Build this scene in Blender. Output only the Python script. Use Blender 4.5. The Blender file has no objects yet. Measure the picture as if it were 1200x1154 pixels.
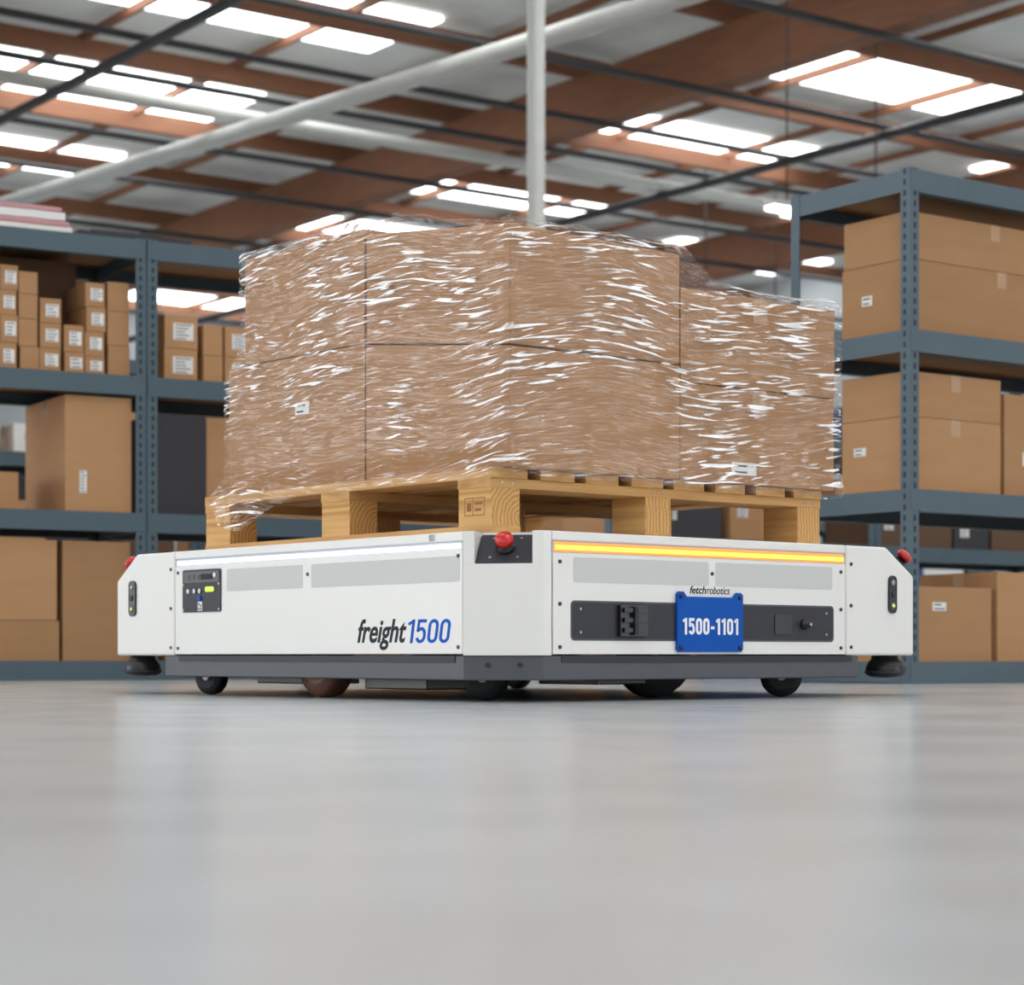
import bpy, bmesh, math, random
from mathutils import Vector, Matrix, noise
random.seed(7)
S = bpy.context.scene
try:
    S.view_settings.view_transform = 'Standard'
except Exception: pass

def lin(c):
    c/=255.0
    return c/12.92 if c<=0.04045 else ((c+0.055)/1.055)**2.4
def C(r,g,b): return (lin(r),lin(g),lin(b),1)

# ------------------------------------------------------------ materials
def mat(name,col,rough=0.5,metal=0.0,emis=None,estr=0,noise_amt=0.0,nscale=8,stretch=(1,1,1),bump=0.0,coat=0.0,randv=0.0,spec=None):
    m=bpy.data.materials.new(name); m.use_nodes=True
    nt=m.node_tree; b=nt.nodes['Principled BSDF']
    b.inputs['Base Color'].default_value=col
    b.inputs['Roughness'].default_value=rough
    b.inputs['Metallic'].default_value=metal
    if coat: b.inputs['Coat Weight'].default_value=coat
    if spec is not None: b.inputs['Specular IOR Level'].default_value=spec
    if emis:
        b.inputs['Emission Color'].default_value=emis
        b.inputs['Emission Strength'].default_value=estr
    last=None
    if noise_amt or bump:
        tc=nt.nodes.new('ShaderNodeTexCoord'); mp=nt.nodes.new('ShaderNodeMapping')
        mp.inputs['Scale'].default_value=stretch
        n=nt.nodes.new('ShaderNodeTexNoise'); n.inputs['Scale'].default_value=nscale; n.inputs['Detail'].default_value=5
        nt.links.new(tc.outputs['Object'],mp.inputs['Vector']); nt.links.new(mp.outputs['Vector'],n.inputs['Vector'])
        if noise_amt:
            mr=nt.nodes.new('ShaderNodeMapRange'); mr.inputs['From Min'].default_value=0.25; mr.inputs['From Max'].default_value=0.75
            mr.inputs['To Min'].default_value=1-noise_amt; mr.inputs['To Max'].default_value=1+noise_amt
            nt.links.new(n.outputs['Fac'],mr.inputs['Value'])
            vm=nt.nodes.new('ShaderNodeVectorMath'); vm.operation='SCALE'
            vm.inputs[0].default_value=col[:3]
            nt.links.new(mr.outputs['Result'],vm.inputs['Scale'])
            last=vm.outputs['Vector']
        if bump:
            bp=nt.nodes.new('ShaderNodeBump'); bp.inputs['Strength'].default_value=bump; bp.inputs['Distance'].default_value=0.005
            nt.links.new(n.outputs['Fac'],bp.inputs['Height']); nt.links.new(bp.outputs['Normal'],b.inputs['Normal'])
    if randv:
        oi=nt.nodes.new('ShaderNodeObjectInfo'); mr=nt.nodes.new('ShaderNodeMapRange')
        mr.inputs['To Min'].default_value=1-randv; mr.inputs['To Max'].default_value=1+randv
        nt.links.new(oi.outputs['Random'],mr.inputs['Value'])
        vm=nt.nodes.new('ShaderNodeVectorMath'); vm.operation='SCALE'
        if last: nt.links.new(last,vm.inputs[0])
        else: vm.inputs[0].default_value=col[:3]
        nt.links.new(mr.outputs['Result'],vm.inputs['Scale']); last=vm.outputs['Vector']
    if last: nt.links.new(last,b.inputs['Base Color'])
    return m

M_white=mat('robot_white_paint',C(236,235,230),0.38,noise_amt=0.01,nscale=3)
M_pad=mat('sensor_pad_grey',C(208,209,206),0.6,noise_amt=0.04,nscale=400)
M_skirt=mat('skirt_grey',C(78,80,86),0.5,noise_amt=0.03,nscale=20)
M_black=mat('black_plastic',C(22,22,24),0.35,noise_amt=0.05,nscale=30)
M_dgrey=mat('dark_grey_plastic',C(54,54,60),0.5,noise_amt=0.04,nscale=30,spec=0.3)
M_seam=mat('seam_dark',C(60,60,62),0.6,noise_amt=0.03)
M_recess=mat('recess_light_grey',C(196,198,200),0.6,noise_amt=0.03)
M_red=mat('estop_red',C(205,28,24),0.3,coat=0.3,noise_amt=0.03)
M_blue=mat('plate_blue',C(0,84,178),0.55,noise_amt=0.03,spec=0.2)
M_tblue=mat('text_blue',C(8,92,196),0.6,noise_amt=0.01,spec=0.2)
M_tdark=mat('text_dark',C(44,46,52),0.6,noise_amt=0.01,spec=0.2)
M_twhite=mat('text_white',C(250,250,252),0.5,noise_amt=0.01)
M_ledw=mat('led_white',C(230,240,255),0.4,emis=C(205,226,255),estr=1.3)
M_ledo=mat('led_orange',C(255,150,60),0.4,emis=C(255,136,48),estr=1.0)
M_ledy=mat('led_yellow',C(255,200,80),0.4,emis=C(255,192,84),estr=1.1)
M_green=mat('indicator_green',C(190,220,60),0.4,emis=C(190,225,50),estr=0.8)
M_tire=mat('wheel_rubber',C(26,26,28),0.55,noise_amt=0.1,nscale=30)
M_poly=mat('wheel_hub_tan',C(150,110,75),0.5,noise_amt=0.08,nscale=30)
M_tireb=mat('wheel_polyurethane_brown',C(104,66,48),0.5,noise_amt=0.08,nscale=30)
M_metal=mat('bare_metal',C(150,150,152),0.35,metal=0.9,noise_amt=0.05)
M_screw=mat('screw_dark',C(50,50,52),0.4,metal=0.4,noise_amt=0.05)
M_card=mat('cardboard',C(174,132,94),0.75,noise_amt=0.06,nscale=6,stretch=(1,1,5),bump=0.06,spec=0.25)
M_cardr=mat('cardboard_rack',C(180,138,98),0.75,noise_amt=0.05,nscale=5,stretch=(1,1,4),randv=0.12,spec=0.25)
M_cardd=mat('cardboard_dark',C(104,78,58),0.8,noise_amt=0.06,nscale=6)
M_tape=mat('packing_tape',C(188,150,112),0.25,noise_amt=0.04,nscale=20)
M_label=mat('paper_label',C(235,235,232),0.6,noise_amt=0.02,nscale=50)
M_print=mat('label_print',C(70,70,70),0.6,noise_amt=0.05)
M_bbox=mat('black_printed_board',C(38,38,44),0.4,noise_amt=0.08,nscale=10)
M_pink=mat('pink_board',C(205,150,155),0.6,noise_amt=0.05)
M_steel=mat('rack_steel_blue',C(76,95,105),0.45,metal=0.1,noise_amt=0.05,nscale=6)
M_hole=mat('rack_slot_dark',C(30,38,46),0.7,noise_amt=0.05)
M_board=mat('particle_board',C(160,122,84),0.85,noise_amt=0.12,nscale=60)
M_glulam=mat('glulam_brown',C(128,84,58),0.7,noise_amt=0.14,nscale=3,stretch=(1,1,6))
M_pipe=mat('sprinkler_pipe_dark',C(52,50,52),0.5,noise_amt=0.06)
M_duct=mat('painted_duct',C(194,196,190),0.5,noise_amt=0.04)
M_bluebin=mat('blue_bin_plastic',C(40,80,150),0.4,noise_amt=0.05)

# wood
def wood(name,c1,c2,ax):
    m=bpy.data.materials.new(name); m.use_nodes=True; nt=m.node_tree; b=nt.nodes['Principled BSDF']
    tc=nt.nodes.new('ShaderNodeTexCoord'); mp=nt.nodes.new('ShaderNodeMapping')
    mp.inputs['Scale'].default_value=ax
    n=nt.nodes.new('ShaderNodeTexNoise'); n.inputs['Scale'].default_value=4; n.inputs['Detail'].default_value=4; n.inputs['Distortion'].default_value=0.4
    cr=nt.nodes.new('ShaderNodeValToRGB'); cr.color_ramp.elements[0].color=c1; cr.color_ramp.elements[1].color=c2
    cr.color_ramp.elements[0].position=0.25; cr.color_ramp.elements[1].position=0.7
    nt.links.new(tc.outputs['Object'],mp.inputs[0]); nt.links.new(mp.outputs[0],n.inputs['Vector'])
    nt.links.new(n.outputs['Fac'],cr.inputs[0]); nt.links.new(cr.outputs[0],b.inputs['Base Color'])
    b.inputs['Roughness'].default_value=0.7
    bp=nt.nodes.new('ShaderNodeBump'); bp.inputs['Strength'].default_value=0.2; bp.inputs['Distance'].default_value=0.003
    nt.links.new(n.outputs['Fac'],bp.inputs['Height']); nt.links.new(bp.outputs[0],b.inputs['Normal'])
    return m
M_wood=wood('pallet_wood',C(184,134,76),C(220,174,112),(4,0.5,14))
M_woodx=wood('pallet_stringer_wood',C(180,130,74),C(214,168,106),(0.5,4,14))
def block_mat():
    m=bpy.data.materials.new('pallet_block_wood'); m.use_nodes=True; nt=m.node_tree; b=nt.nodes['Principled BSDF']
    tc=nt.nodes.new('ShaderNodeTexCoord'); mp=nt.nodes.new('ShaderNodeMapping')
    mp.inputs['Location'].default_value=(-0.09,0,-0.40); mp.inputs['Scale'].default_value=(1,0.04,1)
    w=nt.nodes.new('ShaderNodeTexWave'); w.wave_type='RINGS'; w.rings_direction='Y'; w.inputs['Scale'].default_value=30; w.inputs['Distortion'].default_value=4; w.inputs['Detail'].default_value=3; w.inputs['Detail Scale'].default_value=1.5
    cr=nt.nodes.new('ShaderNodeValToRGB'); cr.color_ramp.elements[0].color=C(190,140,78); cr.color_ramp.elements[1].color=C(220,174,110)
    nt.links.new(tc.outputs['Object'],mp.inputs[0]); nt.links.new(mp.outputs[0],w.inputs['Vector'])
    nt.links.new(w.outputs['Fac'],cr.inputs[0]); nt.links.new(cr.outputs[0],b.inputs['Base Color']); b.inputs['Roughness'].default_value=0.75
    return m
M_woodb=block_mat()

# ------------------------------------------------------------ mesh builder
class MB:
    def __init__(s): s.bm=bmesh.new(); s.mats=[]
    def mi(s,m):
        if m not in s.mats: s.mats.append(m)
        return s.mats.index(m)
    def rings(s,rings,m,M=None,smooth=False,cap=True,closed=True):
        i=s.mi(m); vs=[]
        for r in rings:
            row=[]
            for p in r:
                p=Vector(p)
                if M is not None: p=M@p
                row.append(s.bm.verts.new(p))
            vs.append(row)
        n=len(rings[0]); fs=[]
        for a,b in zip(vs[:-1],vs[1:]):
            for k in range(n if closed else n-1):
                k2=(k+1)%n
                f=s.bm.faces.new((a[k],a[k2],b[k2],b[k])); f.smooth=smooth; fs.append(f)
        if cap:
            fs.append(s.bm.faces.new(list(reversed(vs[0])))); fs.append(s.bm.faces.new(vs[-1]))
        for f in fs: f.material_index=i
        return fs
    def prism(s,pts,z0,z1,m,M=None):
        return s.rings([[(x,y,z0) for x,y in pts],[(x,y,z1) for x,y in pts]],m,M)
    def box(s,x0,x1,y0,y1,z0,z1,m,M=None):
        return s.prism([(x0,y0),(x1,y0),(x1,y1),(x0,y1)],z0,z1,m,M)
    def lathe(s,prof,m,M,seg=28):
        rs=[[(r*math.cos(2*math.pi*k/seg),r*math.sin(2*math.pi*k/seg),z) for k in range(seg)] for r,z in prof]
        return s.rings(rs,m,M,smooth=True)
    def cyl(s,p0,p1,r,m,seg=16):
        p0=Vector(p0);p1=Vector(p1);d=p1-p0
        M=Matrix.Translation(p0)@d.to_track_quat('Z','Y').to_matrix().to_4x4()
        return s.lathe([(r,0),(r,d.length)],m,M,seg)
    def ribbon(s,pts,w,z0,z1,m,M,closed=False):
        P=[Vector(p) for p in pts]; n=len(P); Lf=[];Rt=[]
        for k in range(n):
            if closed: a,c=P[(k-1)%n],P[(k+1)%n]
            else: a,c=P[max(0,k-1)],P[min(n-1,k+1)]
            d1=(P[k]-a); d2=(c-P[k])
            d1=d1.normalized() if d1.length>1e-9 else d2.normalized()
            d2=d2.normalized() if d2.length>1e-9 else d1
            t=(d1+d2).normalized(); nn=Vector((-t.y,t.x)); c_=max(0.5,nn.dot(Vector((-d1.y,d1.x))))
            Lf.append(P[k]+nn*w/2/c_); Rt.append(P[k]-nn*w/2/c_)
        rng=range(n if closed else n-1)
        for k in rng:
            k2=(k+1)%n
            q=[Lf[k],Lf[k2],Rt[k2],Rt[k]]
            s.prism([(p.x,p.y) for p in q],z0,z1,m,M)
    def finish(s,name,parent=None,loc=(0,0,0),rz=0,bevel=0,seg=2):
        bmesh.ops.recalc_face_normals(s.bm,faces=s.bm.faces)
        me=bpy.data.meshes.new(name); s.bm.to_mesh(me); s.bm.free()
        for m in s.mats: me.materials.append(m)
        o=bpy.data.objects.new(name,me); S.collection.objects.link(o)
        o.location=loc; o.rotation_euler=(0,0,rz)
        if parent: o.parent=parent
        if bevel:
            md=o.modifiers.new('bevel','BEVEL'); md.width=bevel; md.segments=seg; md.limit_method='ANGLE'; md.angle_limit=math.radians(40)
            md.harden_normals=False
        return o

def rr(x0,x1,y0,y1,r,n=5):
    pts=[]
    for cx,cy,a0 in ((x1-r,y1-r,0),(x0+r,y1-r,90),(x0+r,y0+r,180),(x1-r,y0+r,270)):
        for k in range(n+1):
            a=math.radians(a0+90*k/n); pts.append((cx+r*math.cos(a),cy+r*math.sin(a)))
    return pts
def frame(o,x,y,z):
    x=Vector(x).normalized();y=Vector(y).normalized();z=Vector(z).normalized()
    m=Matrix((x,y,z)).transposed().to_4x4(); m.translation=Vector(o); return m

def text(body,name,parent,M,x0,x1,y0,y1,m,shear=0,off=0.0):
    cu=bpy.data.curves.new(name,'FONT'); cu.body=body; cu.size=1; cu.extrude=0.01; cu.shear=shear; cu.offset=off
    o=bpy.data.objects.new(name+'_tmp',cu); S.collection.objects.link(o)
    bpy.context.view_layer.update()
    dg=bpy.context.evaluated_depsgraph_get()
    me=bpy.data.meshes.new_from_object(o.evaluated_get(dg))
    bpy.data.objects.remove(o)
    xs=[v.co.x for v in me.vertices]; ys=[v.co.y for v in me.vertices]
    ax,bx,ay,by=min(xs),max(xs),min(ys),max(ys)
    for v in me.vertices:
        v.co=Vector((x0+(v.co.x-ax)/(bx-ax)*(x1-x0), y0+(v.co.y-ay)/(by-ay)*(y1-y0), v.co.z*0.05))
    me.transform(M)
    me.materials.clear(); me.materials.append(m)
    o=bpy.data.objects.new(name,me); S.collection.objects.link(o); o.parent=parent
    return o
def digits(body,name,parent,M,x0,x1,y0,y1,m,shear=0,t=0.15):
    h=t/2
    def arc(cx,cy,rx,ry,a0,a1,n=10): return [(cx+rx*math.cos(math.radians(a0+(a1-a0)*k/n)),cy+ry*math.sin(math.radians(a0+(a1-a0)*k/n))) for k in range(n+1)]
    wd={'0':0.52,'1':0.38,'5':0.52,'-':0.36}; gap=0.1
    tot=sum(wd[c] for c in body)+gap*(len(body)-1)
    Hh=y1-y0; sx=(x1-x0-shear*Hh)/tot
    b=MB(); cx=0
    Mx=M@Matrix.Translation((x0,y0,0))@Matrix(((sx,shear*Hh,0,0),(0,Hh,0,0),(0,0,1,0),(0,0,0,1)))
    for c in body:
        w=wd[c]
        if c=='0':
            p=arc(cx+w/2,1-0.26,w/2-h,0.26-h,0,180)+arc(cx+w/2,0.26,w/2-h,0.26-h,180,360)
            b.ribbon(p,t,0,0.0006,m,Mx,closed=True)
        elif c=='1':
            b.ribbon([(cx+w-h-0.03,0),(cx+w-h-0.03,1)],t,0,0.0006,m,Mx)
            b.ribbon([(cx+0.02,0.80),(cx+w-h-0.03,0.93)],t*0.9,0,0.0006,m,Mx)
        elif c=='5':
            b.ribbon([(cx+w-0.03,1-h),(cx+h+0.04,1-h)],t,0,0.0006,m,Mx)
            b.ribbon([(cx+h+0.03,1),(cx+h+0.01,0.48)],t*0.9,0,0.0006,m,Mx)
            b.ribbon([(cx+h,0.52)]+arc(cx+w/2,0.34,w/2-h,0.27,110,0,6)+arc(cx+w/2,0.28,w/2-h,0.28-h,0,-165,10),t,0,0.0006,m,Mx)
        else: b.ribbon([(cx+0.03,0.42),(cx+w-0.03,0.42)],t,0,0.0006,m,Mx)
        cx+=w+gap
    return b.finish(name,parent)

# ============================================================ ROBOT
RA=math.radians(40)
robot=bpy.data.objects.new('autonomous_mobile_robot',None); S.collection.objects.link(robot)
robot.location=(-0.015,4.44,0); robot.rotation_euler=(0,0,RA)
X1,Y1=1.447,1.74
P1=Vector((0,0.138,0)); P3=Vector((0.107,0,0))
chv=(P3-P1); W=chv.length; cx=chv.normalized(); cz=Vector((cx.y,-cx.x,0))
if cz.dot(Vector((1,1,0)))>0: cz=-cz
FC=frame(P1,cx,(0,0,1),cz)
FL=frame((0,0,0),(0,-1,0),(0,0,1),(-1,0,0))
FR=frame((0,0,0),(1,0,0),(0,0,1),(0,-1,0))

b=MB(); e=0.006
b.prism([(P1.x+e,P1.y),(P3.x,P3.y+e),(1.3,e),(X1-e,0.13),(X1-e,Y1-0.14),(X1-0.14,Y1-e),(0.13,Y1-e),(e,1.6)],0.102,0.29,M_seam)
b.finish('core_body',robot)
b=MB()
A=P1+cx*W*0.14; B=P1+cx*W*0.86; Ai=A-cz*0.07; Bi=B-cz*0.07
low=[(0,0.139),(P1.x,P1.y),(P3.x,P3.y),(0.129,0),(0.2,0.2)]
b.prism(low,0.1,0.2955,M_white)
up=[(0,0.1395),(P1.x,P1.y),(A.x,A.y),(Ai.x,Ai.y),(Bi.x,Bi.y),(B.x,B.y),(P3.x,P3.y),(0.129,0),(0.2,0.2)]
b.prism(up,0.2955,0.365,M_white)
b.finish('corner_pod_near',robot,bevel=0.005,seg=3)
b=MB()
t0,t1=W*0.15,W*0.85
def slab(b,x0,x1,M,m,z0=0.297,z1=0.36,dep=0.064,th=0.012):
    q=[(x0,z0,0.0),(x1,z0,0.0),(x1,z1,-dep),(x0,z1,-dep)]
    q2=[(p[0],p[1]-th,p[2]-th) for p in q]
    b.rings([q2,q],m,M)
slab(b,t0,t1,FC,M_dgrey)
b.finish('estop_plate_near',robot,bevel=0.001)
def estop(name,Mf,x,z=0.33,dep=0.033):
    b=MB()
    M=Mf@Matrix.Translation((x,z,-dep))@Matrix.Rotation(math.radians(-45),4,'X')
    b.lathe([(0.021,0),(0.021,0.006),(0.014,0.008),(0.014,0.018)],M_black,M)
    b.lathe([(0.013,0.015),(0.0195,0.017),(0.0205,0.024),(0.019,0.031),(0.014,0.035),(0.006,0.037),(0.0005,0.037)],M_red,M)
    for dx in (-0.03,0.03):
        for dy in (-0.03,0.03):
            b.lathe([(0.003,0),(0.003,0.0015)],M_metal,M@Matrix.Translation((dx,dy,0)),10)
    b.finish(name,robot)
estop('estop_button_near',FC,W/2-0.002)

def pod(name,swap):
    b=MB()
    L0,L1,E= (1.318,1.61,Y1) if not swap else (1.068,1.317,X1)
    bot=[(0,L0),(0,L1),(0.13,E),(0.42,E),(0.42,L0)]
    top=[(0,L0),(0,L1-0.105),(0.235,E),(0.42,E),(0.42,L0)]
    if swap: bot=[(y,x) for x,y in bot]; top=[(y,x) for x,y in top]
    b.rings([[(x,y,0.1) for x,y in bot],[(x,y,0.296) for x,y in bot],[(x,y,0.365) for x,y in top]],M_white)
    o=b.finish(name,robot,bevel=0.006,seg=3)
    if not swap:
        p0=Vector((0.13,E,0)); p1=Vector((0,L1,0))
    else:
        p0=Vector((L1,0,0)); p1=Vector((E,0.13,0))
    d=(p1-p0).normalized(); z=d.cross(Vector((0,0,1)))
    F=frame(p0,d,(0,0,1),z)
    w=(p1-p0).length
    b=MB(); 
    F2=F@Matrix.Translation((0,0.003,0.003))
    slab(b,w*0.14,w*0.86,F2,M_dgrey,z1=0.362,dep=0.066,th=0.004)
    b.finish(name.replace('corner_pod','estop_plate'),robot,bevel=0.001)
    estop(name.replace('corner_pod','estop_button'),F2,w/2)
pod('corner_pod_left',False); pod('corner_pod_right',True)
b=MB(); b.prism([(X1-0.13,Y1),(X1,Y1-0.13),(X1,Y1-0.4),(X1-0.4,Y1-0.4),(X1-0.4,Y1)],0.1,0.365,M_white); b.finish('corner_pod_far',robot,bevel=0.005)

b=MB()
b.prism([(0.0,0.233),(0.21,0.205),(0.233,0.0),(1.064,0.0),(1.064,0.42),(1.447,0.42),(1.447,1.33),(1.04,1.33),(1.04,1.74),(0.425,1.74),(0.425,1.314),(0,1.314)],0.345,0.365,M_white)
b.finish('top_deck',robot,bevel=0.003)
b=MB(); b.box(0.0,0.02,0.1405,0.26,0.345,0.365,M_white); b.box(0.131,0.26,0.0,0.02,0.345,0.365,M_white)
b.finish('top_deck_edge',robot,bevel=0.002)

b=MB()
b.box(-1.314,-0.142,0.103,0.3275,-0.02,0,M_white,FL)
o=b.finish('side_panel_left',robot,bevel=0.002)
b=MB(); b.box(-1.312,-0.142,0.328,0.3445,-0.02,-0.003,M_recess,FL); b.box(-1.305,-0.148,0.329,0.3395,-0.01,0.0005,M_ledw,FL)
b.finish('led_strip_white',robot)
b=MB()
b.prism(rr(-0.705,-0.15,0.258,0.313,0.006),0,0.0006,M_pad,FL)
b.prism(rr(-1.07,-0.74,0.258,0.313,0.006),0,0.0006,M_pad,FL)
b.finish('sensor_pads_left',robot)
b=MB()
b.prism(rr(-1.274,-1.095,0.209,0.316,0.006),0,0.003,M_dgrey,FL)
b.prism(rr(-1.268,-1.101,0.283,0.311,0.003),0.003,0.004,M_black,FL)
for k,xx in enumerate((-1.245,-1.222,-1.20)): b.box(xx-0.006,xx+0.006,0.291,0.303,0.004,0.005,M_bbox,FL)
b.prism(rr(-1.185,-1.13,0.29,0.304,0.002),0.004,0.005,M_hole,FL)
b.prism(rr(-1.165,-1.125,0.259,0.272,0.006),0.003,0.0045,M_green,FL)
for xx,zz,m in ((-1.245,0.262,M_label),(-1.215,0.262,M_metal),(-1.19,0.262,M_metal),(-1.12,0.3,M_label)):
    b.lathe([(0.006,0.003),(0.006,0.006)],m,FL@Matrix.Translation((xx,zz,0)),14)
b.lathe([(0.007,0.003),(0.007,0.007)],M_tblue,FL@Matrix.Translation((-1.19,0.243,0)),14)
b.box(-1.2,-1.18,0.212,0.235,0.003,0.004,M_label,FL)
for (xa,za) in ((-1.197,0.214),(-1.188,0.214),(-1.197,0.226),(-1.188,0.222)): b.box(xa,xa+0.005,za,za+0.006,0.004,0.0045,M_print,FL)
for xx in (-1.268,-1.101):
    for zz in (0.215,0.278): b.lathe([(0.003,0.003),(0.003,0.005)],M_metal,FL@Matrix.Translation((xx,zz,0)),8)
b.finish('control_panel',robot)
text('freight','lettering_freight',robot,FL@Matrix.Translation((0,0,0.0002)),-0.522,-0.338,0.112,0.182,M_tdark,shear=0.3,off=0.02)
digits('1500','lettering_number',robot,FL@Matrix.Translation((0,0,0.0002)),-0.34,-0.178,0.127,0.179,M_tblue,shear=0.2,t=0.135)

b=MB()
sx0,sx1,sz0,sz1=0.187,1.018,0.136,0.214
b.box(0.134,1.064,sz1,0.3195,-0.02,0,M_white,FR)
b.box(0.134,1.064,0.103,sz0,-0.02,0,M_white,FR)
b.box(0.134,sx0,sz0,sz1,-0.02,0,M_white,FR)
b.box(sx1,1.064,sz0,sz1,-0.02,0,M_white,FR)
b.finish('side_panel_right',robot)
b=MB()
b.prism(rr(sx0-0.004,sx1+0.004,sz0-0.004,sz1+0.004,0.01),0,0.0012,M_skirt,FR)
b.prism(rr(sx0,sx1,sz0,sz1,0.008),0.0012,0.0018,M_dgrey,FR)
b.box(0.318,0.40,0.142,0.21,0.001,0.012,M_black,FR)
for zz in (0.15,0.172,0.194):
    b.box(0.325,0.393,zz,zz+0.01,0.012,0.018,M_black,FR)
b.box(0.352,0.362,0.145,0.207,0.012,0.022,M_tire,FR)
b.prism(rr(0.815,0.872,0.149,0.196,0.003),0.001,0.004,M_black,FR)
b.lathe([(0.012,0.001),(0.012,0.01),(0.007,0.012),(0.007,0.024),(0.001,0.025)],M_black,FR@Matrix.Translation((0.915,0.173,0)),16)
b.lathe([(0.004,0.001),(0.004,0.004)],M_metal,FR@Matrix.Translation((0.915,0.173,0.022)),10)
for xx in (0.21,0.995):
    for zz in (0.15,0.2): b.lathe([(0.003,0.001),(0.003,0.003)],M_metal,FR@Matrix.Translation((xx,zz,0)),8)
b.finish('docking_slot',robot)
b=MB()
b.box(0.134,1.062,0.320,0.3445,-0.02,-0.003,M_recess,FR)
b.box(0.138,1.060,0.3215,0.3415,-0.01,-0.001,M_ledo,FR)
b.box(0.139,1.059,0.3255,0.3355,-0.001,0.0008,M_ledy,FR)
b.finish('led_strip_orange',robot)
b=MB()
b.prism(rr(0.191,0.60,0.257,0.311,0.006),0,0.0006,M_pad,FR)
b.prism(rr(0.622,1.017,0.257,0.311,0.006),0,0.0006,M_pad,FR)
b.finish('sensor_pads_right',robot)
b=MB()
pl=[(0.494,0.114),(0.50,0.108),(0.698,0.108),(0.704,0.114),(0.704,0.237),(0.698,0.243),(0.684,0.243),(0.678,0.236),(0.674,0.232),(0.524,0.232),(0.52,0.236),(0.514,0.243),(0.50,0.243),(0.494,0.237)]
b.prism(pl,0.002,0.008,M_blue,FR)
for xx in (0.505,0.693):
    for zz in (0.118,0.232): b.lathe([(0.005,0.008),(0.005,0.011),(0.001,0.012)],M_black,FR@Matrix.Translation((xx,zz,0)),12)
b.finish('number_plate',robot)
digits('1500-1101','lettering_plate',robot,FR@Matrix.Translation((0,0,0.0085)),0.51,0.688,0.147,0.184,M_twhite,t=0.18)
text('fetch','lettering_maker_bold',robot,FR@Matrix.Translation((0,0,0.0002)),0.54,0.592,0.239,0.2565,M_tdark,shear=0.25,off=0.015)
text('robotics','lettering_maker',robot,FR@Matrix.Translation((0,0,0.0002)),0.594,0.668,0.239,0.2565,M_tdark,shear=0.25)
b=MB()
for xx,zz in ((-0.155,0.118),(-0.155,0.325-0.012),(-0.72,0.29),(-1.30,0.118),(-1.30,0.31),(-1.335,0.12),(-1.335,0.32),(-1.335,0.22)):
    b.lathe([(0.0045,0),(0.0045,0.002)],M_screw,FL@Matrix.Translation((xx,zz,0)),10)
for xx,zz in ((0.152,0.118),(0.152,0.30),(0.611,0.285),(1.048,0.118),(1.048,0.30),(1.085,0.12),(1.085,0.32),(1.085,0.22),(0.152,0.21),(1.048,0.21)):
    b.lathe([(0.0045,0),(0.0045,0.002)],M_screw,FR@Matrix.Translation((xx,zz,0)),10)
b.finish('panel_screws',robot)
b=MB()
for F,x,w in ((FL,-1.526,0.017),(FR,1.236,0.0145)):
    b.prism(rr(x-w,x+w,0.203,0.296,0.0135),0,0.005,M_black,F)
    for zz in (0.222,0.25,0.278): b.lathe([(0.0075,0.005),(0.0075,0.0065),(0.003,0.0065)],M_metal if zz!=0.25 else M_dgrey,F@Matrix.Translation((x,zz,0)),14)
    b.lathe([(0.004,0.0065),(0.004,0.0072)],M_green,F@Matrix.Translation((x,0.222,0)),10)
b.finish('depth_cameras',robot)
b=MB()
b.prism([(0.004,0.142),(0.109,0.004),(1.115,0.004),(1.135,0.03),(1.135,0.3),(1.40,0.3),(1.40,1.7),(0.3,1.7),(0.3,1.39),(0.03,1.39),(0.004,1.37)],0.047,0.1,M_skirt)
b.finish('base_skirt',robot,bevel=0.003)
b=MB()
b.box(-1.3,-0.17,0.085,0.0995,-0.01,-0.0015,M_dgrey,FL); b.box(0.16,1.09,0.085,0.0995,-0.01,-0.0015,M_dgrey,FR)
for tt in (0.3,0.7): b.lathe([(0.005,-0.006),(0.005,0.0)],M_black,FC@Matrix.Translation((W*tt,0.08,0)),10)
b.finish('skirt_trim',robot)
for nm,x,y in (('lidar_left',0.04,1.545),('lidar_right',1.275,0.055)):
    b=MB(); M=Matrix.Translation((x,y,0))
    b.lathe([(0.032,0.1),(0.034,0.09),(0.04,0.086),(0.043,0.08),(0.047,0.070),(0.048,0.054),(0.038,0.048),(0.02,0.045)],M_black,M)
    b.lathe([(0.049,0.062),(0.050,0.06),(0.050,0.057),(0.049,0.055)],M_dgrey,M)
    b.finish(nm,robot)
def wheel(name,x,y,r,w,hub,ang=0.0,fork=True,tire=None):
    b=MB(); M=Matrix.Translation((x,y,r))@Matrix.Rotation(ang,4,'Z')@Matrix.Rotation(math.radians(90),4,'Y')@Matrix.Translation((0,0,-w/2))
    b.lathe([(r*0.45,0.0),(r*0.9,0),(r*0.985,w*0.14),(r,w*0.3),(r,w*0.7),(r*0.985,w*0.86),(r*0.9,w),(r*0.45,w)],tire or M_tire,M,36)
    b.lathe([(r*0.62,-0.002),(r*0.62,w+0.002)],hub,M,28)
    b.lathe([(r*0.2,-0.008),(r*0.2,w+0.008)],M_metal,M,16)
    if fork:
        Mf=Matrix.Translation((x,y,0))@Matrix.Rotation(ang,4,'Z')
        for s in (-1,1): b.box(s*(w/2+0.004),s*(w/2+0.008),-0.015,0.015,r,0.1,M_skirt,Mf)
    b.finish(name,robot)
wheel('caster_near',0.165,0.261,0.05,0.04,M_dgrey,0.5)
wheel('caster_left',0.1,1.30,0.045,0.035,M_dgrey,0.3)
wheel('caster_right',0.974,0.125,0.05,0.04,M_dgrey,0.8)
wheel('drive_wheel_left',0.1,0.787,0.085,0.06,M_poly,0,False,M_tireb)
wheel('drive_wheel_right',0.6335,0.22,0.085,0.055,M_tire,1.1,False)
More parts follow.
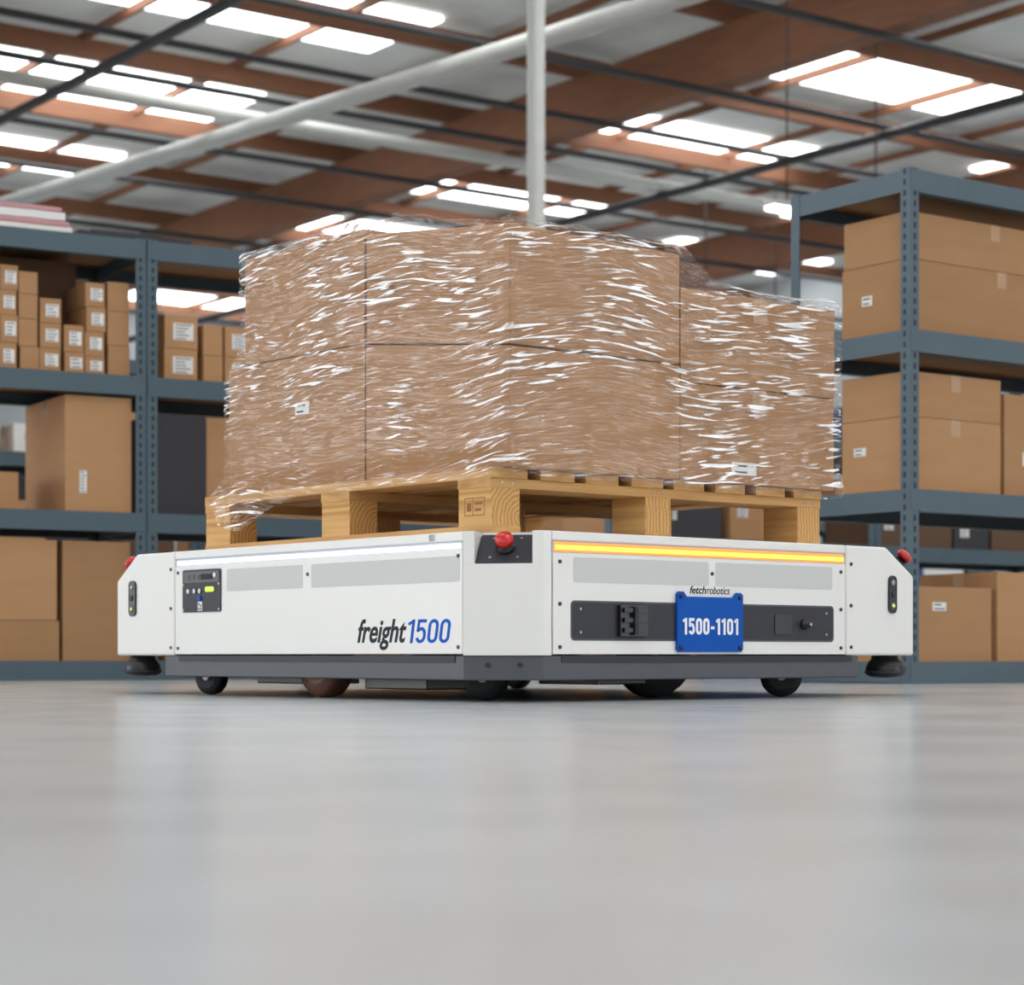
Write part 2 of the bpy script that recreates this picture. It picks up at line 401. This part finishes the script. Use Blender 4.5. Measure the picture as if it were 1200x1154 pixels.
wheel('drive_wheel_far',1.33,0.9,0.085,0.06,M_poly,0,False)
wheel('caster_far',1.3,1.5,0.045,0.035,M_dgrey,0.3)
b=MB(); b.box(0.12,0.3,0.42,0.66,0.022,0.047,M_black); b.box(0.14,0.28,0.9,1.15,0.03,0.047,M_black); b.box(0.35,0.5,0.1,0.3,0.035,0.047,M_black)
b.finish('suspension_frame',robot,bevel=0.003)

# ============================================================ PALLET
b=MB(); PX,PY,z0=1.06,1.16,0.3655
bx,by=0.085,0.115
ys=(0,PY/2-0.055,PY-by); xs=(0,PX/2-0.07,PX-bx)
for x in xs: b.box(x,x+bx,0,PY,z0,z0+0.018,M_wood)
for x in xs:
    for y in ys: b.box(x+0.002,x+bx-0.002,y+0.001,y+by-0.001,z0+0.018,z0+0.1,M_woodb)
for y in ys: b.box(0,PX,y,y+by,z0+0.1,z0+0.121,M_woodx)
nb=8; bw=0.1; gap=(PX-nb*bw)/(nb-1)
for k in range(nb):
    x=k*(bw+gap); d=random.uniform(-0.004,0.004); b.box(x,x+bw,-0.004+d,PY+0.004+d,z0+0.121,z0+0.1425,M_wood)
for x in xs:
    for dx in (0.03,0.06):
        b.lathe([(0.003,0),(0.003,0.001)],M_metal,frame((x+dx,0,z0+0.111),(1,0,0),(0,0,1),(0,-1,0)),8)
Fs=frame((0.002,0.115,z0),(0,-1,0),(0,0,1),(-1,0,0))
M_stamp=mat('stamp_ink',C(150,104,58),0.8,noise_amt=0.1,nscale=60)
for (xa,xb_,za,zb_) in ((0.022,0.092,0.04,0.042),(0.022,0.092,0.078,0.080),(0.022,0.024,0.04,0.08),(0.09,0.092,0.04,0.08),(0.05,0.052,0.04,0.08),(0.03,0.045,0.05,0.068),(0.058,0.085,0.064,0.07),(0.058,0.08,0.05,0.056)):
    b.box(xa,xb_,za,zb_,0,0.0004,M_stamp,Fs)
pal=b.finish('wooden_pallet',None,(-0.046,4.62,0),RA,bevel=0.002)

# ============================================================ CARTONS
def carton(b,x0,x1,y0,y1,z0,z1,m,tops=None,tape='x',labels=(),gap=True):
    t=tops or (z1,)*4
    z1=t[0]
    r1=[(x0,y0,z0),(x1,y0,z0),(x1,y1,z0),(x0,y1,z0)]
    r2=[(x0,y0,t[0]),(x1,y0,t[1]),(x1,y1,t[2]),(x0,y1,t[3])]
    b.rings([r1,r2],m)
    e=0.0007; xm=(x0+x1)/2; ym=(y0+y1)/2
    if not tops:
        if tape=='x':
            b.box(x0-e,x1+e,ym-0.025,ym+0.025,z1,z1+e,M_tape)
            for xa,xb in ((x0-e,x0),(x1,x1+e)): b.box(xa,xb,ym-0.025,ym+0.025,z1-0.06,z1,M_tape)
        else:
            b.box(xm-0.025,xm+0.025,y0-e,y1+e,z1,z1+e,M_tape)
            for ya,yb in ((y0-e,y0),(y1,y1+e)): b.box(xm-0.025,xm+0.025,ya,yb,z1-0.06,z1,M_tape)
    for f,a,z,w,h in labels:
        if f=='f': F=frame((x0,y0,0),(1,0,0),(0,0,1),(0,-1,0))
        else: F=frame((x0,y1,0),(0,-1,0),(0,0,1),(-1,0,0))
        b.box(a,a+w,z,z+h,0,0.001,M_label,F)
        n=max(2,int(h/0.012))
        for k in range(n):
            zz=z+h*(k+0.3)/n
            b.box(a+w*0.12,a+w*random.uniform(0.6,0.9),zz,zz+h*0.3/n,0.001,0.0014,M_print,F)
def box_obj(origin,ang,x0,x1,y0,y1,z0,z1,m=None,name='cardboard_box',**k):
    b=MB(); carton(b,x0,x1,y0,y1,z0,z1,m or M_cardr,**k)
    return b.finish(name,None,origin,ang,bevel=0.004)
BO=(-0.0055,4.615,0); zb=0.509
box_obj(BO,RA,0,0.517,0,0.527,zb,0.77,M_card,tops=(0.772,0.772,0.83,0.83),labels=())
box_obj(BO,RA,0.0,0.515,0.0,0.525,0.776,1.03,M_card,tops=(1.036,1.03,1.085,1.09))
bpy.context.view_layer.update()
o=bpy.data.objects['cardboard_box.001']
for v in o.data.vertices:
    if v.co.z<0.8: v.co.z = 0.775+ (0.058 if v.co.y>0.3 else 0)
box_obj(BO,RA,0.0,0.51,0.531,1.12,zb,0.833,M_card,tape='y',labels=(('l',0.30,0.69,0.06,0.03),))
box_obj(BO,RA,0.0,0.51,0.533,1.045,0.836,1.105,M_card,tape='y')
box_obj(BO,RA,0.522,1.055,0.006,0.52,zb,0.735,M_card,tape='y',labels=(('f',0.17,0.53,0.085,0.03),))
box_obj(BO,RA,0.522,1.055,0.004,0.52,0.7375,0.955,M_card,tape='y')
box_obj(BO,RA,0.522,1.045,0.531,1.10,zb,0.77,M_card)
box_obj(BO,RA,0.522,1.045,0.531,1.05,0.773,1.02,M_card)

# ------------------------------------------------------------ stretch film
def film_mat():
    m=bpy.data.materials.new('stretch_film'); m.use_nodes=True; nt=m.node_tree
    for n in list(nt.nodes): nt.nodes.remove(n)
    N=nt.nodes.new; L=nt.links.new
    out=N('ShaderNodeOutputMaterial'); uv=N('ShaderNodeUVMap'); uv.uv_map='film'
    warp=N('ShaderNodeTexNoise'); warp.inputs['Scale'].default_value=1.6; warp.inputs['Detail'].default_value=0.5
    L(uv.outputs[0],warp.inputs['Vector'])
    sub=N('ShaderNodeVectorMath'); sub.operation='SUBTRACT'; sub.inputs[1].default_value=(0.5,0.5,0.5); L(warp.outputs['Color'],sub.inputs[0])
    mul=N('ShaderNodeVectorMath'); mul.operation='MULTIPLY'; mul.inputs[1].default_value=(0.1,0.20,0); L(sub.outputs[0],mul.inputs[0])
    add=N('ShaderNodeVectorMath'); L(uv.outputs[0],add.inputs[0]); L(mul.outputs[0],add.inputs[1])
    def noise_(sx,sy,det,rough=0.5,rot=0):
        mp=N('ShaderNodeMapping'); mp.vector_type='POINT'
        r=N('ShaderNodeMapping'); r.inputs['Rotation'].default_value=(0,0,rot); L(add.outputs[0],r.inputs[0])
        mp.inputs['Scale'].default_value=(sx,sy,1); L(r.outputs[0],mp.inputs[0])
        n=N('ShaderNodeTexNoise'); n.inputs['Scale'].default_value=1; n.inputs['Detail'].default_value=det; n.inputs['Roughness'].default_value=rough; L(mp.outputs[0],n.inputs['Vector']); return n
    def math_(op,a,b_):
        k=N('ShaderNodeMath'); k.operation=op
        for i,v in enumerate((a,b_)):
            if isinstance(v,(int,float)): k.inputs[i].default_value=v
            else: L(v,k.inputs[i])
        return k.outputs[0]
    def ramp(src,a,b_,t0=0.0,t1=1.0):
        r=N('ShaderNodeMapRange'); r.inputs['From Min'].default_value=a; r.inputs['From Max'].default_value=b_
        r.inputs['To Min'].default_value=t0; r.inputs['To Max'].default_value=t1; L(src,r.inputs['Value']); return r.outputs[0]
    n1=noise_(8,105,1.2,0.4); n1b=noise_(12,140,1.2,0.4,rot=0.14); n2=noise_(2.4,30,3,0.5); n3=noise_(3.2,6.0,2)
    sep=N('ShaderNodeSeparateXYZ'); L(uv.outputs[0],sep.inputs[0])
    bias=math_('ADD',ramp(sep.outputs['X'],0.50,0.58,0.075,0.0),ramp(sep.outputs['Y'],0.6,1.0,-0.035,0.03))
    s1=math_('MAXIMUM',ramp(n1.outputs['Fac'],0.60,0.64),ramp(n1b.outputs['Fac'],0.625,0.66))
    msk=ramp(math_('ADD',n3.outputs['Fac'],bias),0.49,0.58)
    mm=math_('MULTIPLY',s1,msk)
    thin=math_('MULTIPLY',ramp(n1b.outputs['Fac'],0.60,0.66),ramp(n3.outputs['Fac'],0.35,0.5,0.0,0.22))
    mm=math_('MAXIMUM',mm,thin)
    hh=math_('ADD',n1.outputs['Fac'],math_('MULTIPLY',n2.outputs['Fac'],2.2))
    bp=N('ShaderNodeBump'); bp.inputs['Strength'].default_value=0.7; bp.inputs['Distance'].default_value=0.009; L(hh,bp.inputs['Height'])
    gl=N('ShaderNodeBsdfGlossy'); gl.inputs['Roughness'].default_value=0.07; L(bp.outputs[0],gl.inputs['Normal'])
    gl.inputs['Color'].default_value=(1,1,1,1)
    tr=N('ShaderNodeBsdfTransparent'); tr.inputs['Color'].default_value=(0.985,0.985,0.985,1)
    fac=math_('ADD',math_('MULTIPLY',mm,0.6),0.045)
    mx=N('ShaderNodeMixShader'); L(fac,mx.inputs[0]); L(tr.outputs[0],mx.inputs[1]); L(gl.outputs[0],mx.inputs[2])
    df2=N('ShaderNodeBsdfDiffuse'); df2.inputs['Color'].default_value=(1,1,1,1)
    f2=math_('MULTIPLY',mm,0.8)  # white streaks: whitish bunched film plus wrap highlights painted in as diffuse
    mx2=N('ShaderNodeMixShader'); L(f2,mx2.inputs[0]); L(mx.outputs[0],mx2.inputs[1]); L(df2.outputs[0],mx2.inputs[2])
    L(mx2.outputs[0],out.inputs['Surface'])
    return m
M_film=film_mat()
def film():
    xa,xb,ya,yb=-0.010,1.068,-0.010,1.133
    r=0.015; step=0.01
    per=[]
    corners=[((xb,ya)),((xa,ya)),((xa,yb)),((xb,yb))]
    s=0
    for i in range(4):
        p=Vector(corners[i]); q=Vector(corners[(i+1)%4]); d=(q-p); Ln=d.length; d/=Ln
        nrm=Vector((-d.y,d.x))
        c=Vector(((xa+xb)/2,(ya+yb)/2))
        if (p+d*Ln/2-c).dot(nrm)<0: nrm=-nrm
        n=int((Ln-2*r)/step)
        for k in range(n+1):
            t=r+(Ln-2*r)*k/n; w=p+d*t; per.append((w.x,w.y,nrm.x,nrm.y,s+t,i))
        d2=(Vector(corners[(i+2)%4])-q).normalized()
        cc=q-d*r+d2*r
        for k in range(1,4):
            a=k/4*math.pi/2
            v=nrm*math.cos(a)+d*math.sin(a)
            w=cc+v*r; per.append((w.x,w.y,v.x,v.y,s+Ln-r+r*a,i))
        s+=Ln
    def sm(a,b,t): t=max(0,min(1,(t-a)/(b-a))); return t*t*(3-2*t)
    def top(x,y):
        f=1.042-0.078*sm(0.50,0.66,x)
        l=1.042+0.070*sm(0.0,0.50,y)
        bk=1.112-0.08*sm(0.4,0.6,x)
        if y<0.03: return f
        if x<0.03: return l
        if y>1.0: return bk
        t=y/1.1; return (0.964)*(1-t)+1.032*t
    bm=bmesh.new(); uvl=bm.loops.layers.uv.new('film')
    nz=56; rows=[]; uvs=[]
    for j in range(nz+6):
        row=[];ur=[]
        for (x,y,nx,ny,ss,side) in per:
            tp=top(x,y)+0.005*noise.noise(Vector((ss*9,3,0)))
            zbm={0:0.490,1:0.486,2:0.513,3:0.513}[side]
            if side==1: zbm-=0.085*sm(0.70,1.02,y)*(1-sm(1.09,1.12,y))*(0.7+0.5*noise.noise(Vector((ss*6,1,7))))
            if j<=nz:
                f=j/nz; z=zbm+(tp-zbm)*f
                o=0.002+0.008*abs(noise.noise(Vector((ss*4,z*26+ss*2,1))))+0.005*abs(noise.noise(Vector((ss*13,z*70,5))))
                fl=max(0,min(1,(0.555-z)/0.04))
                amt=0.036 if side==1 else 0.012
                o+=amt*fl+0.006*fl*abs(noise.noise(Vector((ss*9,z*8,2))))
                px=x+nx*o; py=y+ny*o; pz=z
                if z<zbm+0.02 and side<2: pz=z+0.010*noise.noise(Vector((ss*7,0,9)))
                if y>0.6:
                    k=max(0,min(1,(z-0.80)/0.08)); py-= 0.072*k*min(1,(y-0.6)/0.5)
            else:
                k=j-nz; ins=(0.0,0.004,0.016,0.035,0.06,0.09)[k]+0.01*noise.noise(Vector((ss*8,k,0)))*(k>1)
                up=(0,0.008,0.012,0.010,0.008,0.008)[k]*(1+0.8*noise.noise(Vector((ss*11,5,0))))
                px=x-nx*ins; py=y-ny*ins; pz=tp+up+0.004*noise.noise(Vector((ss*15,k*2,4)))
                if y>0.6: py-=0.072*min(1,(y-0.6)/0.5)
            row.append(bm.verts.new((px,py,pz))); ur.append((ss,pz+ (0.02*(j-nz) if j>nz else 0)))
        rows.append(row); uvs.append(ur)
    n=len(per)
    for j in range(len(rows)-1):
        for k in range(n):
            k2=(k+1)%n
            f=bm.faces.new((rows[j][k],rows[j][k2],rows[j+1][k2],rows[j+1][k])); f.smooth=True
            uvq=[uvs[j][k],uvs[j][k2],uvs[j+1][k2],uvs[j+1][k]]
            if k2==0: uvq[1]=(s,uvq[1][1]); uvq[2]=(s,uvq[2][1])
            for lp,q in zip(f.loops,uvq): lp[uvl].uv=q
    bmesh.ops.recalc_face_normals(bm,faces=bm.faces)
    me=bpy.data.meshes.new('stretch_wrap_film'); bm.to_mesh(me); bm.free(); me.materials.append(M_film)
    o=bpy.data.objects.new('stretch_wrap_film',me); S.collection.objects.link(o); o.location=BO; o.rotation_euler=(0,0,RA)
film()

# ============================================================ RACKS
LV=(0.075,0.68,1.24,1.80)
def rack(origin,ang,bays,length=1.8,depth=0.6,holes=True,start=0):
    b=MB()
    for i in range(bays):
        x0=start+i*length; x1=x0+length
        for px_,sx in ((x0+0.002,1),(x1-0.002,-1)):
            for py_,sy in ((0,1),(depth,-1)):
                w=0.045
                a,c=sorted((px_,px_+sx*w)); b.box(a,c,*sorted((py_,py_+sy*0.003)),0,1.81,M_steel)
                a,c=sorted((px_,px_+sx*0.003)); b.box(a,c,*sorted((py_+sy*0.003,py_+sy*w)),0,1.81,M_steel)
                if holes and sy==1:
                    z=0.04
                    while z<1.8:
                        xm=px_+sx*w*0.55
                        b.box(xm-0.005,xm+0.005,-0.0008,0,z,z+0.02,M_hole)
                        if sx==1: b.box(px_-0.0008,px_,0.02,0.03,z,z+0.02,M_hole)
                        z+=0.038
        for zt in LV:
            for (ya,yb,yc) in ((-0.003,-0.0005,0.035),(depth+0.0005,depth+0.003,depth-0.035)):
                y0_,y1_=sorted((ya,yb)); b.box(x0+0.004,x1-0.004,y0_,y1_,zt-0.072,zt+0.004,M_steel)
                y0_,y1_=sorted((ya,yc)); b.box(x0+0.05,x1-0.05,y0_,y1_,zt-0.075,zt-0.072,M_steel)
            for xx in (x0+0.004,x1-0.007): b.box(xx,xx+0.003,0.0,depth,zt-0.072,zt+0.004,M_steel)
            b.box(x0+0.008,x1-0.008,0.004,depth-0.004,zt-0.018,zt,M_board)
    return b.finish('shelving_rack',None,origin,ang)
A36=math.radians(36); A30=math.radians(30)
LO=(-1.50,8.76,0); RO=(1.39,7.46,0)
rack(LO,A30,3,start=-3.6); rack(RO,A36,2)
L=lambda *a,**k: box_obj(LO,A30,*a,**k)
R=lambda *a,**k: box_obj(RO,A36,*a,**k)
e=0.0005
R(0.05,1.02,0.05,0.38,LV[2]+e,LV[2]+0.262,labels=(('l',0.10,1.36,0.05,0.035),),tape='y')
R(0.05,0.95,0.05,0.37,LV[2]+0.264,LV[2]+0.43,tape='y')
R(0.05,0.53,0.05,0.38,LV[1]+e,LV[1]+0.265,labels=(('l',0.06,0.82,0.06,0.03),),tape='y')
R(0.05,0.53,0.05,0.38,LV[1]+0.267,LV[1]+0.425,tape='y')
R(0.55,1.2,0.05,0.4,LV[1]+e,LV[1]+0.38,labels=(('f',0.1,0.8,0.08,0.05),))
R(0.05,0.48,0.05,0.38,LV[0]+e,LV[0]+0.27,labels=(('f',0.12,0.26,0.07,0.03),))
R(0.50,1.12,0.04,0.42,LV[0]+e,LV[0]+0.33)
R(1.15,1.7,0.04,0.42,LV[0]+e,LV[0]+0.38)
R(1.1,1.7,0.05,0.4,LV[2]+e,LV[2]+0.38); R(1.25,1.72,0.05,0.4,LV[1]+e,LV[1]+0.33)
L(-0.335,-0.055,0.03,0.56,LV[1]+e,LV[1]+0.475,labels=(('f',0.06,0.76,0.03,0.09),))
L(-1.1,-0.50,0.12,0.5,LV[1]+e,LV[1]+0.16,labels=(('f',0.35,0.72,0.06,0.05),))
L(-0.345,-0.06,0.03,0.5,LV[0]+e,LV[0]+0.49)
L(-0.90,-0.36,0.03,0.45,LV[0]+e,LV[0]+0.165,labels=(('f',0.2,0.13,0.06,0.04),))
L(-0.90,-0.37,0.03,0.45,LV[0]+0.167,LV[0]+0.49)
L(-0.55,-0.20,0.30,0.58,LV[2]+e,LV[2]+0.50,m=M_cardd)
L(0.285,0.46,0.06,0.5,LV[1]+e,LV[1]+0.40)
L(0.06,0.28,0.05,0.45,LV[1]+e,LV[1]+0.42,m=M_bbox,name='printed_black_box')
L(0.6,1.1,0.05,0.5,LV[1]+e,LV[1]+0.35); L(1.15,1.7,0.05,0.5,LV[1]+e,LV[1]+0.3)
L(0.1,0.7,0.05,0.5,LV[0]+e,LV[0]+0.38); L(0.8,1.5,0.05,0.5,LV[0]+e,LV[0]+0.42)
L(0.7,1.3,0.05,0.5,LV[2]+e,LV[2]+0.3)
b=MB()
def stack(x0,x1,y0,y1,base,hs,lab=True):
    z=base+e
    for h in hs:
        j=random.uniform(-0.004,0.004)
        carton(b,x0+j,x1+j-0.004,y0,y1,z,z+h-0.002,M_cardr,labels=(('f',(x1-x0)*0.25,z+h*0.25,(x1-x0)*0.6,h*0.5),) if lab else ())
        z+=h
stack(-0.82,-0.72,0.04,0.28,LV[2],(0.12,0.12,0.1,0.1))
stack(-0.71,-0.61,0.04,0.28,LV[2],(0.11,0.11,0.11,0.1))
stack(-0.60,-0.525,0.04,0.28,LV[2],(0.11,0.11,0.1,0.1))
stack(-0.52,-0.44,0.04,0.28,LV[2],(0.1,0.11,0.1,0.09),False)
stack(-0.435,-0.345,0.04,0.28,LV[2],(0.1,0.1,0.1))
stack(-0.335,-0.25,0.04,0.28,LV[2],(0.09,0.11),)
stack(-0.245,-0.16,0.04,0.28,LV[2],(0.08,0.1,0.1,0.1))
stack(-0.15,-0.055,0.04,0.28,LV[2],(0.13,0.14,0.12),False)
b.finish('small_carton_stack',None,LO,A30,bevel=0.002)
b=MB()
stack(0.10,0.25,0.06,0.35,LV[2],(0.14,0.14)); stack(0.27,0.36,0.06,0.35,LV[2],(0.12,0.13),False); stack(0.37,0.5,0.06,0.35,LV[2],(0.12,0.13))
b.finish('small_carton_stack',None,LO,A30,bevel=0.002)
b=MB()
z=LV[3]+0.0045
for k,(m,h) in enumerate(((M_label,0.03),(M_pink,0.022),(M_label,0.035),(M_pink,0.02))):
    b.box(-0.95+0.01*k,-0.30-0.015*k,0.04,0.4,z,z+h-0.002,m); z+=h
b.finish('flat_box_pile',None,LO,A30,bevel=0.003)
b=MB(); b.box(-0.27,0.22,0.06,0.4,LV[3]+0.0045,LV[3]+0.035,M_bbox); b.box(-0.2,0.1,0.1,0.36,LV[3]+0.035,LV[3]+0.05,M_bbox)
b.finish('black_flat_case',None,LO,A30,bevel=0.004)

def fill(origin,ang,bays,start=0,levels=(0,1,2)):
    b=MB()
    for lv in levels:
        for i in range(bays):
            x=start+i*1.8+0.07
            while True:
                w=random.uniform(0.18,0.6)
                if x+w>start+(i+1)*1.8-0.06: break
                h=random.uniform(0.16,0.44); dd=random.uniform(0.35,0.52)
                r=random.random(); m=M_cardr if r<0.70 else (M_bbox if r<0.82 else (M_label if r<0.90 else (M_bluebin if r<0.94 else M_cardd)))
                if r<0.35 and h>0.24:
                    carton(b,x,x+w,0.05,dd,LV[lv]+e,LV[lv]+h/2,m,labels=(('f',0.04,LV[lv]+h*0.15,0.06,0.05),))
                    carton(b,x,x+w*0.95,0.05,dd,LV[lv]+h/2+0.002,LV[lv]+h,m)
                else: carton(b,x,x+w,0.05,dd,LV[lv]+e,LV[lv]+h,m,labels=(('f',0.05,LV[lv]+h*0.4,0.07,0.05),))
                x+=w+random.uniform(0.01,0.12)
    b.finish('stored_carton_row',None,origin,ang)
for o_,a_,n_ in (((0.47,10.26,0),A36,3),((-3.4,11.6,0),A30,3),((-1.2,15.5,0),A36,4),((-6.2,15.0,0),A36,3)):
    rack(o_,a_,n_,holes=False); fill(o_,a_,n_)

# ============================================================ BUILDING
rD=Vector((math.cos(A36),math.sin(A36),0)); lD=Vector((-math.sin(A36),math.cos(A36),0))
H=6.5; r0,r1,l0,l1=-14,25,-14,36
def floor_mat():
    m=bpy.data.materials.new('polished_concrete'); m.use_nodes=True; nt=m.node_tree; bs=nt.nodes['Principled BSDF']
    tc=nt.nodes.new('ShaderNodeTexCoord')
    n=nt.nodes.new('ShaderNodeTexNoise'); n.inputs['Scale'].default_value=1.2; n.inputs['Detail'].default_value=8; n.inputs['Roughness'].default_value=0.65
    nt.links.new(tc.outputs['Object'],n.inputs['Vector'])
    cr=nt.nodes.new('ShaderNodeValToRGB'); cr.color_ramp.elements[0].position=0.3; cr.color_ramp.elements[1].position=0.72
    cr.color_ramp.elements[0].color=C(168,173,176); cr.color_ramp.elements[1].color=C(192,196,197)
    nt.links.new(n.outputs['Fac'],cr.inputs[0]); nt.links.new(cr.outputs[0],bs.inputs['Base Color'])
    n2=nt.nodes.new('ShaderNodeTexNoise'); n2.inputs['Scale'].default_value=6; n2.inputs['Detail'].default_value=5; nt.links.new(tc.outputs['Object'],n2.inputs['Vector'])
    mr=nt.nodes.new('ShaderNodeMapRange'); mr.inputs['To Min'].default_value=0.16; mr.inputs['To Max'].default_value=0.30; nt.links.new(n2.outputs['Fac'],mr.inputs['Value'])
    nt.links.new(mr.outputs[0],bs.inputs['Roughness'])
    bs.inputs['Specular IOR Level'].default_value=0.45
    return m
b=MB(); b.box(r0,r1,l0,l1,-0.1,0,floor_mat()); b.finish('floor',None,(0,0,0),A36)
M_ceil=mat('ceiling_insulation_white',C(226,227,222),0.6,noise_amt=0.12,nscale=1.5)
M_wall=mat('wall_paint_grey',C(170,175,178),0.7,noise_amt=0.04,nscale=2)
b=MB(); b.box(r0,r1,l0,l1,H,H+0.15,M_ceil); b.finish('ceiling',None,(0,0,0),A36)
b=MB(); b.box(r0,r1,l1,l1+0.2,0,H+0.15,M_wall); b.finish('wall_back',None,(0,0,0),A36)
b=MB(); b.box(r1,r1+0.2,l0,l1,0,H+0.15,M_wall); b.finish('wall_right',None,(0,0,0),A36)
b=MB()
for r in (-7.1,-0.1,6.9,13.9,20.9): b.box(r-0.13,r+0.13,l0,l1,5.65,6.2,M_glulam)
l=l0+0.6
while l<l1:
    b.box(r0,r1,l-0.05,l+0.05,6.2,H-0.1,M_glulam); l+=2.4
r=r0+0.5
while r<r1:
    b.box(r-0.02,r+0.02,l0,l1,H-0.14,H-0.05,M_glulam); r+=1.75
b.finish('ceiling_beams',None,(0,0,0),A36)
M_sky=mat('skylight_diffuser',C(245,248,255),0.5,emis=(0.95,0.98,1.0,1),estr=5.5)
b=MB()
for i,r in enumerate((-10.6,-3.6,3.4,10.4,17.4,22.9)):
    l=l0+0.6+1.2+(1.8 if i%2 else 0)
    while l<l1-1:
        b.box(r-1.6,r+1.6,l-0.7,l+0.7,H-0.045,H-0.005,M_sky)
        l+=3.6
b.finish('skylights',None,(0,0,0),A36)
b=MB()
for l in (10.5,13.3,15.6,17.2,18.4,20.6,22.4,25.0,28,31): b.cyl((r0,l,5.57),(r1,l,5.57),0.035,M_pipe)
for r in (8.4,16): b.cyl((r,l0,5.45),(r,l1,5.45),0.05,M_pipe)
b.finish('sprinkler_pipes',None,(0,0,0),A36)
b=MB()
dD=Vector((-0.680,0.733,0))
p=Vector((-2.81,21.3,5.3)); b.cyl(p-dD*16,p+dD*14,0.085,M_duct)
b.finish('ventilation_duct',None)
b=MB()
p=Vector((-1.78,22.3,5.56)); b.cyl(p-rD*12,p+rD*12,0.07,M_duct)
b.finish('conduit_pipe',None)
b=MB(); M=Matrix.Translation((0.18,16.0,0))
b.lathe([(0.12,0),(0.12,0.02),(0.067,0.022),(0.067,H)],M_duct,M,24); b.finish('steel_column',None)
M_lamp=mat('lamp_tube',C(255,255,255),0.4,emis=(1,1,1,1),estr=8)
def lamp(p,Ln):
    b=MB(); p=Vector(p)
    F=frame(p,rD,lD,(0,0,1))
    b.box(0,Ln,-0.06,0.06,-0.03,0.0,M_lamp,F); b.box(-0.02,Ln+0.02,-0.08,0.08,0,0.05,M_duct,F)
    for xx in (0.2,Ln-0.2): b.cyl(p+rD*xx+Vector((0,0,0.05)),Vector(((p+rD*xx).x,(p+rD*xx).y,H-0.15)),0.008,M_pipe,8)
    b.finish('hanging_linear_lamp',None)
lamp((2.25,18.6,4.02),1.5); lamp((-5.7,33.5,4.6),2.4); lamp((2.3,27.0,4.6),1.6)

# ============================================================ LIGHT / WORLD
w=bpy.data.worlds.new('World'); S.world=w; w.use_nodes=True
nt=w.node_tree; bg=nt.nodes['Background']; bg.inputs['Color'].default_value=(0.95,0.97,1.0,1)
tc=nt.nodes.new('ShaderNodeTexCoord')
def patch(d,a,b_,k):
    d=Vector(d).normalized()
    dp=nt.nodes.new('ShaderNodeVectorMath'); dp.operation='DOT_PRODUCT'; dp.inputs[1].default_value=d; nt.links.new(tc.outputs['Generated'],dp.inputs[0])
    mr=nt.nodes.new('ShaderNodeMapRange'); mr.interpolation_type='SMOOTHSTEP'
    mr.inputs['From Min'].default_value=a; mr.inputs['From Max'].default_value=b_; mr.inputs['To Max'].default_value=k
    nt.links.new(dp.outputs['Value'],mr.inputs['Value']); return mr.outputs[0]
a1=patch((-0.985,0.10,0.17),0.92,0.97,3.6); a2=patch((0.985,-0.17,0.17),0.92,0.97,2.6)  # bright patches added to the world as key light and for film highlights
s1=nt.nodes.new('ShaderNodeMath'); s1.operation='ADD'; nt.links.new(a1,s1.inputs[0]); nt.links.new(a2,s1.inputs[1])
s2=nt.nodes.new('ShaderNodeMath'); s2.operation='ADD'; s2.inputs[1].default_value=0.98; nt.links.new(s1.outputs[0],s2.inputs[0])
nt.links.new(s2.outputs[0],bg.inputs['Strength'])

cam=bpy.data.cameras.new('camera'); co=bpy.data.objects.new('camera',cam); S.collection.objects.link(co)
co.location=(0,0,0.1); co.rotation_euler=(math.radians(90),0,0)
cam.sensor_width=36; cam.lens=75; cam.shift_y=191/1200
cam.clip_start=0.02; cam.clip_end=200
cam.dof.use_dof=True; cam.dof.focus_distance=4.75; cam.dof.aperture_fstop=5.0
S.camera=co
